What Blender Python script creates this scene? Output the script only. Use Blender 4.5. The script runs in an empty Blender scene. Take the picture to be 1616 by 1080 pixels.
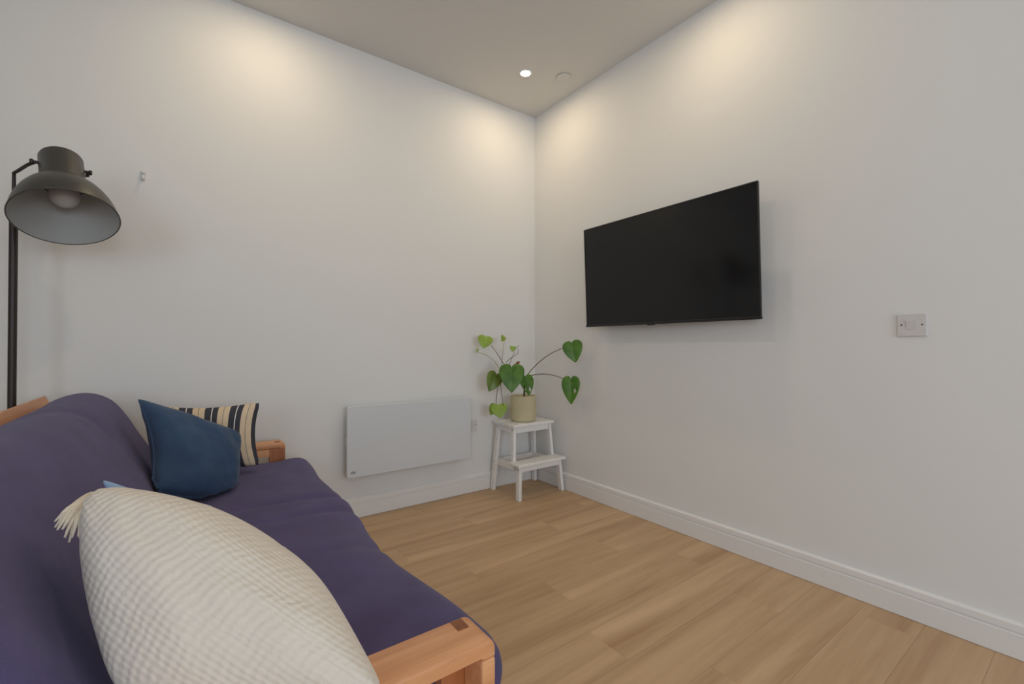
import bpy, bmesh, math, random
from mathutils import Vector, Matrix, noise
random.seed(7)

# ------------------------------------------------------------------ camera, light, exposure
scene = bpy.context.scene
COL = scene.collection
F_PX, W_PX, H_PX = 710.0, 1616.0, 1080.0
CAM_H = 1.05
YAW = math.radians(36.3); PITCH = math.atan(6.0 / F_PX)
cam_d = bpy.data.cameras.new('camera'); cam = bpy.data.objects.new('camera', cam_d); COL.objects.link(cam)
cam_d.sensor_width = 36.0; cam_d.lens = F_PX / W_PX * 36.0; cam_d.clip_start = 0.02
cam.location = (0, 0, CAM_H); cam.rotation_euler = (math.pi / 2 + PITCH, 0, -YAW)
scene.camera = cam

world = bpy.data.worlds.new('world'); scene.world = world; world.use_nodes = True
wn = world.node_tree; bgn = wn.nodes['Background']
sky = wn.nodes.new('ShaderNodeTexSky'); sky.sky_type = 'HOSEK_WILKIE'
try: sky.sun_direction = (0.3, -0.6, 0.5)
except Exception: pass
wn.links.new(sky.outputs[0], bgn.inputs[0]); bgn.inputs[1].default_value = 0.5

WIN_POWER = 62.0
wl = bpy.data.lights.new('window_daylight', 'AREA'); wl.shape = 'RECTANGLE'; wl.size = 1.5; wl.size_y = 2.2
wl.energy = WIN_POWER; wl.color = (0.76, 0.88, 1.0)
wlo = bpy.data.objects.new('window_daylight', wl); COL.objects.link(wlo)
wlo.location = (-2.17, -2.0, 1.55); wlo.rotation_euler = (0, math.radians(-90), 0)   # shines +x into the room

wl2 = bpy.data.lights.new('rear_window_daylight', 'AREA'); wl2.shape = 'RECTANGLE'; wl2.size = 2.1; wl2.size_y = 1.5
wl2.energy = 78.0; wl2.color = (0.80, 0.90, 1.0)
wlo2 = bpy.data.objects.new('rear_window_daylight', wl2); COL.objects.link(wlo2)
wlo2.location = (0.6, -4.17, 1.55); wlo2.rotation_euler = (math.radians(90), 0, 0)   # shines +y into the room
DOWNLIGHT_W = 4.0
DOWNLIGHT_COL = (1.0, 0.78, 0.48)
vs = scene.view_settings
vs.view_transform = 'Standard'; vs.look = 'None'; vs.gamma = 1.0; vs.use_curve_mapping = False
vs.exposure = -0.43

# ------------------------------------------------------------------ room dimensions (metres)
XR, YB, ZC = 2.275, 2.79, 2.88          # right wall, back wall, ceiling
XL, YF = -2.20, -4.20                    # wall behind the sofa, wall with the window

_f = Vector((math.sin(YAW) * math.cos(PITCH), math.cos(YAW) * math.cos(PITCH), math.sin(PITCH)))
_r = Vector((math.cos(YAW), -math.sin(YAW), 0)); _u = _r.cross(_f)
CAM = Vector((0, 0, CAM_H))
def P(px, py, t):
    """point of the photograph at depth t along the view axis"""
    return CAM + t * (_f + _r * ((px - 808.0) / F_PX) + _u * ((540.0 - py) / F_PX))

# ------------------------------------------------------------------ helpers
def obj(name, bm, mat, parent=None, smooth=False, angle=None):
    me = bpy.data.meshes.new(name)
    if smooth:
        for f in bm.faces: f.smooth = True
    bm.to_mesh(me); bm.free()
    if smooth and angle is not None:
        try: me.set_sharp_from_angle(angle=math.radians(angle))
        except Exception: pass
    o = bpy.data.objects.new(name, me); COL.objects.link(o)
    if mat: me.materials.append(mat)
    if parent is not None: o.parent = parent
    return o

def tag(o, label, cat, group=None):
    o['label'] = label; o['category'] = cat
    if group: o['group'] = group
    return o

def thing(name, label, cat, loc=(0, 0, 0), group=None):
    o = bpy.data.objects.new(name, None); COL.objects.link(o); o.location = loc
    o.empty_display_size = 0.05
    return tag(o, label, cat, group)

def reparent(root):
    """children were modelled in world space: keep them there under a root that is not at the origin"""
    bpy.context.view_layer.update()
    inv = Matrix.Translation(-Vector(root.location))
    for o in list(bpy.data.objects):
        if o.parent == root:
            o.matrix_parent_inverse = inv

def box(bm, x0, x1, y0, y1, z0, z1, bev=0.0, seg=2):
    vs_ = [bm.verts.new((x, y, z)) for z in (z0, z1) for y in (y0, y1) for x in (x0, x1)]
    q = [(0, 2, 3, 1), (4, 5, 7, 6), (0, 1, 5, 4), (2, 6, 7, 3), (0, 4, 6, 2), (1, 3, 7, 5)]
    fs = [bm.faces.new([vs_[i] for i in a]) for a in q]
    if bev > 0:
        es = list({e for f in fs for e in f.edges})
        bmesh.ops.bevel(bm, geom=es, offset=bev, segments=seg, profile=0.5, affect='EDGES')
    return vs_

def bx(name, dims, mat, parent=None, bev=0.0, seg=2):
    bm = bmesh.new(); box(bm, *dims, bev=bev, seg=seg)
    return obj(name, bm, mat, parent)

def strut(name, a, b, sx, sy, mat, parent=None, bev=0.003):
    """leg with horizontal cut ends from a (bottom centre) to b (top centre), sx by sy in plan"""
    bm = bmesh.new()
    v = []
    for p in (a, b):
        for dy in (-1, 1):
            for dx in (-1, 1):
                v.append(bm.verts.new((p[0] + dx * sx / 2, p[1] + dy * sy / 2, p[2])))
    q = [(0, 2, 3, 1), (4, 5, 7, 6), (0, 1, 5, 4), (2, 6, 7, 3), (0, 4, 6, 2), (1, 3, 7, 5)]
    fs = [bm.faces.new([v[i] for i in s]) for s in q]
    bmesh.ops.bevel(bm, geom=list(bm.edges), offset=bev, segments=2, profile=0.5, affect='EDGES')
    return obj(name, bm, mat, parent)

def tube(bm, pts, rad, n=10, cap=True):
    pts = [Vector(p) for p in pts]
    rads = rad if isinstance(rad, (list, tuple)) else [rad] * len(pts)
    rings = []; nrm = None
    for i, p in enumerate(pts):
        d = (pts[min(i + 1, len(pts) - 1)] - pts[max(i - 1, 0)]).normalized()
        if nrm is None:
            nrm = d.cross(Vector((0, 0, 1)))
            if nrm.length < 1e-3: nrm = d.cross(Vector((1, 0, 0)))
        nrm = (nrm - d * nrm.dot(d)).normalized(); bn = d.cross(nrm)
        rings.append([bm.verts.new(p + rads[i] * (math.cos(2 * math.pi * k / n) * nrm + math.sin(2 * math.pi * k / n) * bn)) for k in range(n)])
    for a, b in zip(rings, rings[1:]):
        for k in range(n):
            bm.faces.new((a[k], a[(k + 1) % n], b[(k + 1) % n], b[k]))
    if cap:
        bm.faces.new(list(reversed(rings[0]))); bm.faces.new(rings[-1])
    return bm

def bez(p0, p1, p2, p3, n=14):
    out = []
    for i in range(n + 1):
        t = i / n
        out.append((1 - t) ** 3 * Vector(p0) + 3 * t * (1 - t) ** 2 * Vector(p1) + 3 * t * t * (1 - t) * Vector(p2) + t ** 3 * Vector(p3))
    return out

def lathe(bm, prof, org=(0, 0, 0), axis=(0, 0, 1), n=48):
    org = Vector(org); a = Vector(axis).normalized()
    e1 = a.cross(Vector((0, 1, 0.01))).normalized(); e2 = a.cross(e1)
    rings = []
    for r, h in prof:
        if r < 1e-6: rings.append([bm.verts.new(org + a * h)])
        else: rings.append([bm.verts.new(org + a * h + r * (math.cos(2 * math.pi * k / n) * e1 + math.sin(2 * math.pi * k / n) * e2)) for k in range(n)])
    for A, B in zip(rings, rings[1:]):
        for k in range(n):
            k2 = (k + 1) % n
            if len(A) == 1 and len(B) == 1: continue
            if len(A) == 1: bm.faces.new((A[0], B[k2], B[k]))
            elif len(B) == 1: bm.faces.new((A[k], A[k2], B[0]))
            else: bm.faces.new((A[k], A[k2], B[k2], B[k]))
    bmesh.ops.recalc_face_normals(bm, faces=bm.faces)
    return bm

def extrude_profile(bm, prof, path_a, path_b, normal):
    """prof: (offset along normal, z) points; closed; swept straight from a to b"""
    a = Vector(path_a); b = Vector(path_b); n = Vector(normal)
    A = [bm.verts.new(a + n * o + Vector((0, 0, z))) for o, z in prof]
    B = [bm.verts.new(b + n * o + Vector((0, 0, z))) for o, z in prof]
    m = len(prof)
    for i in range(m):
        bm.faces.new((A[i], A[(i + 1) % m], B[(i + 1) % m], B[i]))
    bm.faces.new(A); bm.faces.new(list(reversed(B)))
    bmesh.ops.recalc_face_normals(bm, faces=bm.faces)

# ------------------------------------------------------------------ materials
def mat_new(name):
    m = bpy.data.materials.new(name); m.use_nodes = True
    return m, m.node_tree, m.node_tree.nodes['Principled BSDF']

def srgb(r, g, b):
    f = lambda c: (c / 255 / 12.92) if c / 255 <= 0.04045 else ((c / 255 + 0.055) / 1.055) ** 2.4
    return (f(r), f(g), f(b), 1)

def plain(name, col, rough=0.5, metal=0.0, noise_scale=0, noise_amt=0.0, bump=0.0, bump_scale=200, spec=None):
    m, nt, b = mat_new(name)
    b.inputs['Base Color'].default_value = col; b.inputs['Roughness'].default_value = rough; b.inputs['Metallic'].default_value = metal
    if spec is not None: b.inputs['Specular IOR Level'].default_value = spec
    tc = nt.nodes.new('ShaderNodeTexCoord')
    if noise_amt > 0:
        nz = nt.nodes.new('ShaderNodeTexNoise'); nz.inputs['Scale'].default_value = noise_scale; nz.inputs['Detail'].default_value = 4
        nt.links.new(tc.outputs['Object'], nz.inputs['Vector'])
        mx = nt.nodes.new('ShaderNodeMixRGB'); mx.blend_type = 'MULTIPLY'; mx.inputs[0].default_value = 1
        mx.inputs[1].default_value = col
        rp = nt.nodes.new('ShaderNodeValToRGB'); lo = 1 - noise_amt
        rp.color_ramp.elements[0].color = (lo, lo, lo, 1); rp.color_ramp.elements[0].position = 0.3
        rp.color_ramp.elements[1].color = (1, 1, 1, 1); rp.color_ramp.elements[1].position = 0.7
        nt.links.new(nz.outputs[0], rp.inputs[0]); nt.links.new(rp.outputs[0], mx.inputs[2]); nt.links.new(mx.outputs[0], b.inputs['Base Color'])
    if bump > 0:
        nb = nt.nodes.new('ShaderNodeTexNoise'); nb.inputs['Scale'].default_value = bump_scale; nb.inputs['Detail'].default_value = 3
        nt.links.new(tc.outputs['Object'], nb.inputs['Vector'])
        bp = nt.nodes.new('ShaderNodeBump'); bp.inputs['Strength'].default_value = bump; bp.inputs['Distance'].default_value = 0.002
        nt.links.new(nb.outputs[0], bp.inputs['Height']); nt.links.new(bp.outputs[0], b.inputs['Normal'])
    return m

def wood(name, light, dark, rough=0.42, axis='X', scale=1.0, use_random=False, contrast=0.55):
    m, nt, b = mat_new(name)
    tc = nt.nodes.new('ShaderNodeTexCoord'); mp = nt.nodes.new('ShaderNodeMapping')
    st = {'X': (0.9, 14, 14), 'Y': (14, 0.9, 14), 'Z': (14, 14, 0.9)}[axis]
    mp.inputs['Scale'].default_value = [s * scale for s in st]
    nt.links.new(tc.outputs['Object'], mp.inputs['Vector'])
    oi = nt.nodes.new('ShaderNodeObjectInfo')
    if use_random:
        ml = nt.nodes.new('ShaderNodeMath'); ml.operation = 'MULTIPLY'; ml.inputs[1].default_value = 47.0
        cx = nt.nodes.new('ShaderNodeCombineXYZ'); nt.links.new(oi.outputs['Random'], ml.inputs[0])
        for i in range(3): nt.links.new(ml.outputs[0], cx.inputs[i])
        nt.links.new(cx.outputs[0], mp.inputs['Location'])
    n1 = nt.nodes.new('ShaderNodeTexNoise'); n1.inputs['Scale'].default_value = 1.0; n1.inputs['Detail'].default_value = 6; n1.inputs['Roughness'].default_value = 0.55; n1.inputs['Distortion'].default_value = 0.6
    nt.links.new(mp.outputs[0], n1.inputs['Vector'])
    n2 = nt.nodes.new('ShaderNodeTexNoise'); n2.inputs['Scale'].default_value = 6.0; n2.inputs['Detail'].default_value = 5
    nt.links.new(mp.outputs[0], n2.inputs['Vector'])
    ad = nt.nodes.new('ShaderNodeMath'); ad.operation = 'MULTIPLY_ADD'; ad.inputs[1].default_value = 0.28
    nt.links.new(n2.outputs[0], ad.inputs[0]); nt.links.new(n1.outputs[0], ad.inputs[2])
    src = ad
    if use_random:
        a2 = nt.nodes.new('ShaderNodeMath'); a2.operation = 'MULTIPLY_ADD'; a2.inputs[1].default_value = 0.05
        nt.links.new(oi.outputs['Random'], a2.inputs[0]); nt.links.new(ad.outputs[0], a2.inputs[2]); src = a2
    if use_random:
        # longer darker heart streaks and knots
        mp2 = nt.nodes.new('ShaderNodeMapping'); mp2.inputs['Scale'].default_value = (1.3, 11, 11)
        nt.links.new(tc.outputs['Object'], mp2.inputs['Vector']); nt.links.new(cx.outputs[0], mp2.inputs['Location'])
        n3 = nt.nodes.new('ShaderNodeTexNoise'); n3.inputs['Scale'].default_value = 1.0; n3.inputs['Detail'].default_value = 7; n3.inputs['Distortion'].default_value = 0.8
        nt.links.new(mp2.outputs[0], n3.inputs['Vector'])
        a3 = nt.nodes.new('ShaderNodeMath'); a3.operation = 'MULTIPLY_ADD'; a3.inputs[1].default_value = 0.5
        sb = nt.nodes.new('ShaderNodeMath'); sb.operation = 'SUBTRACT'; sb.inputs[1].default_value = 0.5
        nt.links.new(n3.outputs[0], sb.inputs[0]); nt.links.new(sb.outputs[0], a3.inputs[0]); nt.links.new(src.outputs[0], a3.inputs[2]); src = a3
    rp = nt.nodes.new('ShaderNodeValToRGB')
    c = 0.67 if use_random else 0.62
    rp.color_ramp.elements[0].position = c - contrast / 2; rp.color_ramp.elements[0].color = dark
    rp.color_ramp.elements[1].position = c + contrast / 2; rp.color_ramp.elements[1].color = light
    nt.links.new(src.outputs[0], rp.inputs[0]); nt.links.new(rp.outputs[0], b.inputs['Base Color'])
    b.inputs['Roughness'].default_value = rough
    bp = nt.nodes.new('ShaderNodeBump'); bp.inputs['Strength'].default_value = 0.08; bp.inputs['Distance'].default_value = 0.002
    nt.links.new(n2.outputs[0], bp.inputs['Height']); nt.links.new(bp.outputs[0], b.inputs['Normal'])
    return m

def fabric(name, col, rough=0.9, weave=900, bump=0.25, mottling=0.14, sheen=0.2):
    m, nt, b = mat_new(name)
    tc = nt.nodes.new('ShaderNodeTexCoord')
    n1 = nt.nodes.new('ShaderNodeTexNoise'); n1.inputs['Scale'].default_value = 9; n1.inputs['Detail'].default_value = 5
    n2 = nt.nodes.new('ShaderNodeTexNoise'); n2.inputs['Scale'].default_value = weave; n2.inputs['Detail'].default_value = 1
    for n in (n1, n2): nt.links.new(tc.outputs['Object'], n.inputs['Vector'])
    sm = nt.nodes.new('ShaderNodeMath'); sm.operation = 'ADD'
    nt.links.new(n1.outputs[0], sm.inputs[0]); nt.links.new(n2.outputs[0], sm.inputs[1])
    rp = nt.nodes.new('ShaderNodeValToRGB')
    rp.color_ramp.elements[0].position = 0.75; rp.color_ramp.elements[1].position = 1.0
    rp.color_ramp.elements[0].color = [c * (1 - mottling) for c in col[:3]] + [1]
    rp.color_ramp.elements[1].color = [min(1, c * (1 + mottling)) for c in col[:3]] + [1]
    hf = nt.nodes.new('ShaderNodeMath'); hf.operation = 'MULTIPLY'; hf.inputs[1].default_value = 0.88
    nt.links.new(sm.outputs[0], hf.inputs[0]); nt.links.new(hf.outputs[0], rp.inputs[0])
    nt.links.new(rp.outputs[0], b.inputs['Base Color'])
    b.inputs['Roughness'].default_value = rough; b.inputs['Sheen Weight'].default_value = sheen
    b.inputs['Specular IOR Level'].default_value = 0.15
    bp = nt.nodes.new('ShaderNodeBump'); bp.inputs['Strength'].default_value = bump; bp.inputs['Distance'].default_value = 0.001
    nt.links.new(n2.outputs[0], bp.inputs['Height']); nt.links.new(bp.outputs[0], b.inputs['Normal'])
    return m

def emit(name, col, strength):
    m, nt, b = mat_new(name)
    b.inputs['Emission Color'].default_value = col; b.inputs['Emission Strength'].default_value = strength
    b.inputs['Base Color'].default_value = (0.9, 0.9, 0.9, 1)
    return m

M = {}
M['wall'] = plain('wall_paint', (0.78, 0.775, 0.765, 1), 0.85, bump=0.06, bump_scale=120)
M['ceil'] = plain('ceiling_paint', (0.72, 0.71, 0.69, 1), 0.9, bump=0.04, bump_scale=120)
M['gloss_white'] = plain('skirting_gloss_white', (0.80, 0.79, 0.78, 1), 0.35)
M['plank'] = wood('oak_floor_plank', srgb(214, 181, 142), srgb(168, 131, 93), 0.45, 'X', 0.8, True, 0.8)
M['subfloor'] = plain('subfloor', srgb(70, 52, 36), 0.8, noise_scale=8, noise_amt=0.2)
M['oakframe_x'] = wood('orange_oak_x', srgb(232, 172, 124), srgb(194, 128, 82), 0.38, 'X', 1.6, False, 0.5)
M['oakframe_y'] = wood('orange_oak_y', srgb(226, 166, 118), srgb(188, 122, 78), 0.4, 'Y', 1.6, False, 0.5)
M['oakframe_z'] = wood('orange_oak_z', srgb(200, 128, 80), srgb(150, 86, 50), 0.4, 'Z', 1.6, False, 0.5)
M['endgrain'] = wood('oak_end_grain', srgb(150, 88, 48), srgb(110, 60, 32), 0.5, 'Z', 5.0, False, 0.5)
M['navy'] = fabric('indigo_cotton', srgb(89, 82, 121), 0.95, 700, 0.3, 0.10, 0.1)
M['darkblue'] = fabric('dark_blue_linen', srgb(58, 80, 110), 0.85, 500, 0.4, 0.16, 0.15)
M['lightblue'] = fabric('light_blue_cotton', srgb(150, 176, 210), 0.9, 600, 0.3, 0.06)
M['tassel'] = fabric('cream_yarn', srgb(226, 214, 196), 0.95, 500, 0.3, 0.08)
M['stoolwhite'] = plain('white_painted_wood', (0.87, 0.855, 0.84, 1), 0.4, noise_scale=30, noise_amt=0.05)
M['screw'] = plain('dark_screw', srgb(70, 66, 64), 0.4, 0.6)
M['heater'] = plain('heater_white_enamel', (0.66, 0.685, 0.715, 1), 0.35)
M['heater_side'] = plain('heater_casing', (0.76, 0.76, 0.76, 1), 0.4)
M['ink'] = plain('dark_print', srgb(40, 44, 46), 0.5)
M['plastic'] = plain('white_plastic', (0.66, 0.64, 0.64, 1), 0.35)
M['clear_plastic'] = plain('pale_grey_plastic', (0.70, 0.70, 0.72, 1), 0.25)
M['tv_screen'] = plain('tv_screen', (0.008, 0.008, 0.009, 1), 0.12, spec=0.35)
M['tv_frame'] = plain('tv_black_plastic', (0.010, 0.010, 0.011, 1), 0.4)
M['lamp_metal'] = plain('dark_grey_lacquer', srgb(76, 74, 70), 0.38, 0.35, bump=0.05, bump_scale=400)
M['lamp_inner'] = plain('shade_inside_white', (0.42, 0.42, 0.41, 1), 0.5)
M['lamp_pole'] = plain('dark_bronze_pole', srgb(52, 46, 44), 0.4, 0.4)
M['bulb'] = plain('frosted_bulb', (0.52, 0.51, 0.50, 1), 0.35)
M['leaf'] = None
M['stem'] = plain('green_brown_stem', srgb(92, 84, 48), 0.5)
M['stem_pale'] = plain('pale_green_stem', srgb(150, 150, 96), 0.5)
M['soil'] = plain('potting_soil', srgb(50, 38, 28), 0.95, noise_scale=60, noise_amt=0.5, bump=0.8, bump_scale=120)
M['bud'] = plain('red_brown_bud', srgb(130, 62, 40), 0.5)
M['trim'] = plain('downlight_trim_white', (0.8, 0.8, 0.78, 1), 0.4)
M['led'] = emit('lit_led', (1.0, 0.93, 0.80, 1), 60.0)
M['cap'] = plain('sprinkler_cap_white', (0.70, 0.69, 0.67, 1), 0.6)

def leaf_mat(name, col, col2):
    m, nt, b = mat_new(name)
    tc = nt.nodes.new('ShaderNodeTexCoord')
    nz = nt.nodes.new('ShaderNodeTexNoise'); nz.inputs['Scale'].default_value = 18; nz.inputs['Detail'].default_value = 4
    nt.links.new(tc.outputs['Object'], nz.inputs['Vector'])
    rp = nt.nodes.new('ShaderNodeValToRGB'); rp.color_ramp.elements[0].position = 0.35; rp.color_ramp.elements[1].position = 0.68
    rp.color_ramp.elements[0].color = col; rp.color_ramp.elements[1].color = col2
    nt.links.new(nz.outputs[0], rp.inputs[0]); nt.links.new(rp.outputs[0], b.inputs['Base Color'])
    b.inputs['Roughness'].default_value = 0.38; b.inputs['Subsurface Weight'].default_value = 0.0
    return m
M['leaf'] = leaf_mat('leaf_deep_green', srgb(58, 100, 22), srgb(84, 126, 36))
M['leaf_mid'] = leaf_mat('leaf_olive_green', srgb(92, 116, 42), srgb(112, 134, 54))
M['leaf_light'] = leaf_mat('leaf_light_green', srgb(126, 158, 48), srgb(150, 178, 70))

def striped():
    m, nt, b = mat_new('striped_canvas')
    uv = nt.nodes.new('ShaderNodeUVMap'); sp = nt.nodes.new('ShaderNodeSeparateXYZ'); nt.links.new(uv.outputs[0], sp.inputs[0])
    ml = nt.nodes.new('ShaderNodeMath'); ml.operation = 'MULTIPLY_ADD'; ml.inputs[1].default_value = 4.0; ml.inputs[2].default_value = 0.15
    fr = nt.nodes.new('ShaderNodeMath'); fr.operation = 'FRACT'
    nt.links.new(sp.outputs[0], ml.inputs[0]); nt.links.new(ml.outputs[0], fr.inputs[0])
    rp = nt.nodes.new('ShaderNodeValToRGB'); rp.color_ramp.interpolation = 'CONSTANT'
    cream = srgb(226, 204, 174); dark = srgb(70, 70, 77); white = srgb(236, 232, 226)
    stops = [(0.0, dark), (0.26, white), (0.30, dark), (0.52, cream), (0.745, dark), (0.765, cream)]
    cr = rp.color_ramp
    cr.elements[0].position = 0; cr.elements[0].color = dark
    cr.elements[1].position = stops[1][0]; cr.elements[1].color = stops[1][1]
    for p, c in stops[2:]:
        e = cr.elements.new(p); e.color = c
    nt.links.new(fr.outputs[0], rp.inputs[0]); nt.links.new(rp.outputs[0], b.inputs['Base Color'])
    b.inputs['Roughness'].default_value = 0.9; b.inputs['Specular IOR Level'].default_value = 0.15
    nz = nt.nodes.new('ShaderNodeTexNoise'); nz.inputs['Scale'].default_value = 500
    bp = nt.nodes.new('ShaderNodeBump'); bp.inputs['Strength'].default_value = 0.2; bp.inputs['Distance'].default_value = 0.001
    nt.links.new(nz.outputs[0], bp.inputs['Height']); nt.links.new(bp.outputs[0], b.inputs['Normal'])
    return m
M['striped'] = striped()

def gauze():
    m, nt, b = mat_new('crinkled_cream_gauze')
    uv = nt.nodes.new('ShaderNodeUVMap')
    nz = nt.nodes.new('ShaderNodeTexNoise'); nz.inputs['Scale'].default_value = 5; nz.inputs['Detail'].default_value = 3
    nt.links.new(uv.outputs[0], nz.inputs['Vector'])
    mixv = nt.nodes.new('ShaderNodeMixRGB'); mixv.blend_type = 'ADD'; mixv.inputs[0].default_value = 0.035
    mpg = nt.nodes.new('ShaderNodeMapping'); mpg.inputs['Rotation'].default_value = (0, 0, math.radians(48)); nt.links.new(uv.outputs[0], mpg.inputs['Vector'])
    nt.links.new(mpg.outputs[0], mixv.inputs[1]); nt.links.new(nz.outputs[1], mixv.inputs[2])
    hs = []
    for d, sc in (('X', 9.5), ('Y', 9.5)):
        w = nt.nodes.new('ShaderNodeTexWave'); w.bands_direction = d; w.inputs['Scale'].default_value = sc
        w.inputs['Distortion'].default_value = 2.2; w.inputs['Detail'].default_value = 2; w.inputs['Detail Scale'].default_value = 1.5
        nt.links.new(mixv.outputs[0], w.inputs['Vector']); hs.append(w)
    ms = nt.nodes.new('ShaderNodeTexNoise'); ms.inputs['Scale'].default_value = 3.0
    nt.links.new(uv.outputs[0], ms.inputs['Vector'])
    mx = nt.nodes.new('ShaderNodeMath'); mx.operation = 'MULTIPLY'; nt.links.new(hs[1].outputs[1], mx.inputs[0]); nt.links.new(ms.outputs[0], mx.inputs[1])
    ad = nt.nodes.new('ShaderNodeMath'); ad.operation = 'ADD'; nt.links.new(hs[0].outputs[1], ad.inputs[0]); nt.links.new(mx.outputs[0], ad.inputs[1])
    bp = nt.nodes.new('ShaderNodeBump'); bp.inputs['Strength'].default_value = 0.34; bp.inputs['Distance'].default_value = 0.004
    nt.links.new(ad.outputs[0], bp.inputs['Height']); nt.links.new(bp.outputs[0], b.inputs['Normal'])
    b.inputs['Base Color'].default_value = srgb(226, 216, 203); b.inputs['Roughness'].default_value = 0.95
    b.inputs['Specular IOR Level'].default_value = 0.1; b.inputs['Sheen Weight'].default_value = 0.2
    return m
M['gauze'] = gauze()

def pot_mat():
    m, nt, b = mat_new('woven_beige_ceramic')
    b.inputs['Base Color'].default_value = srgb(204, 192, 158); b.inputs['Roughness'].default_value = 0.7
    tc = nt.nodes.new('ShaderNodeTexCoord')
    br = nt.nodes.new('ShaderNodeTexNoise'); br.inputs['Scale'].default_value = 90
    nt.links.new(tc.outputs['Object'], br.inputs['Vector'])
    bp = nt.nodes.new('ShaderNodeBump'); bp.inputs['Strength'].default_value = 0.3; bp.inputs['Distance'].default_value = 0.002
    nt.links.new(br.outputs[0], bp.inputs['Height']); nt.links.new(bp.outputs[0], b.inputs['Normal'])
    return m
M['pot'] = pot_mat()

# ------------------------------------------------------------------ room shell
def struct(o):
    o['kind'] = 'structure'; return o
T = 0.12
floor = struct(bx('floor', (XL, XR, YF, YB, -0.10, -0.012), M['subfloor']))
floor['label'] = 'light oak plank floor laid across the room'
struct(bx('ceiling', (XL - T, XR + T, YF - T, YB + T, ZC, ZC + 0.1), M['ceil']))
struct(bx('wall_back', (XL - T, XR + T, YB, YB + T, -0.1, ZC), M['wall']))
struct(bx('wall_right', (XR, XR + T, YF, YB, -0.1, ZC), M['wall']))
WY0, WY1, WZ0, WZ1 = -3.15, -0.85, 0.78, 2.32
bm = bmesh.new()
box(bm, XL - T, XL, YF, WY0, -0.1, ZC); box(bm, XL - T, XL, WY1, YB, -0.1, ZC)
box(bm, XL - T, XL, WY0, WY1, -0.1, WZ0); box(bm, XL - T, XL, WY0, WY1, WZ1, ZC)
struct(obj('wall_left', bm, M['wall']))
bm = bmesh.new()
for a in ((WY0, WY0 + 0.06, WZ0, WZ1), (WY1 - 0.06, WY1, WZ0, WZ1), (WY0 + 0.06, WY1 - 0.06, WZ0, WZ0 + 0.06), (WY0 + 0.06, WY1 - 0.06, WZ1 - 0.06, WZ1), (-2.03, -1.97, WZ0 + 0.06, WZ1 - 0.06)):
    box(bm, XL - 0.10, XL - 0.04, a[0], a[1], a[2], a[3])
glass_m, _gnt, _gb = mat_new('window_glass'); _gb.inputs['Transmission Weight'].default_value = 1.0; _gb.inputs['Roughness'].default_value = 0.0; _gb.inputs['IOR'].default_value = 1.45
w1 = struct(obj('window_1', bm, M['gloss_white']))
for ya, yb in ((WY0 + 0.06, -2.03), (-1.97, WY1 - 0.06)): bx('pane', (XL - 0.075, XL - 0.069, ya, yb, WZ0 + 0.06, WZ1 - 0.06), glass_m, w1)
WX0, WX1 = -0.50, 1.70
bm = bmesh.new()
box(bm, XL - T, WX0, YF - T, YF, -0.1, ZC); box(bm, WX1, XR + T, YF - T, YF, -0.1, ZC)
box(bm, WX0, WX1, YF - T, YF, -0.1, WZ0); box(bm, WX0, WX1, YF - T, YF, WZ1, ZC)
struct(obj('wall_front', bm, M['wall']))
bm = bmesh.new()
for a in ((WX0, WX0 + 0.06, WZ0, WZ1), (WX1 - 0.06, WX1, WZ0, WZ1), (WX0 + 0.06, WX1 - 0.06, WZ0, WZ0 + 0.06), (WX0 + 0.06, WX1 - 0.06, WZ1 - 0.06, WZ1), (0.57, 0.63, WZ0 + 0.06, WZ1 - 0.06)):
    box(bm, a[0], a[1], YF - 0.10, YF - 0.04, a[2], a[3])
w2 = struct(obj('window_2', bm, M['gloss_white']))
for xa, xb in ((WX0 + 0.06, 0.57), (0.63, WX1 - 0.06)): bx('pane', (xa, xb, YF - 0.075, YF - 0.069, WZ0 + 0.06, WZ1 - 0.06), glass_m, w2)

# skirting boards: flat lower face, groove, stepped upper face, sloped top
SK = [(0.0, 0.0), (0.018, 0.0), (0.018, 0.080), (0.0115, 0.0845), (0.0115, 0.0875), (0.0165, 0.0895), (0.0155, 0.112), (0.007, 0.1185), (0.0, 0.119)]
def skirting(name, a, b, n):
    bm = bmesh.new(); extrude_profile(bm, SK, a, b, n)
    return struct(obj(name, bm, M['gloss_white']))
Z0 = 0.0015
skirting('baseboard_back', (XL, YB, Z0), (XR, YB, Z0), (0, -1, 0))
skirting('baseboard_right', (XR, YF, Z0), (XR, YB - 0.018, Z0), (-1, 0, 0))
skirting('baseboard_left', (XL, YF, Z0), (XL, YB - 0.018, Z0), (1, 0, 0))

# floor planks, running along x; every plank a piece of its own
PW, PL, GAP = 0.180, 1.24, 0.0004
plank_meshes = {}
def plank_mesh(L, Wd):
    key = (round(L, 3), round(Wd, 3))
    if key not in plank_meshes:
        bm = bmesh.new(); box(bm, 0, L - GAP, 0, Wd - GAP, -0.012, 0.0)
        top = [e for e in bm.edges if all(v.co.z > -0.001 for v in e.verts)]
        bmesh.ops.bevel(bm, geom=top, offset=0.0005, segments=1, affect='EDGES')
        me = bpy.data.meshes.new('plank'); bm.to_mesh(me); bm.free(); me.materials.append(M['plank'])
        plank_meshes[key] = me
    return plank_meshes[key]
y = YB; row = 0
offs = [0.31, 0.86, 0.12, 0.62, 1.02, 0.43, 0.95, 0.22, 0.74]
while y > YF + 1e-4:
    wd = min(PW, y - YF); x = XL - offs[row % 9]
    while x < XR - 1e-4:
        x0 = max(x, XL); x1 = min(x + PL, XR)
        if x1 - x0 > 0.01:
            o = bpy.data.objects.new('plank', plank_mesh(x1 - x0, wd)); COL.objects.link(o)
            o.location = (x0, y - wd, 0); o.parent = floor
        x += PL
    y -= PW; row += 1

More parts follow.
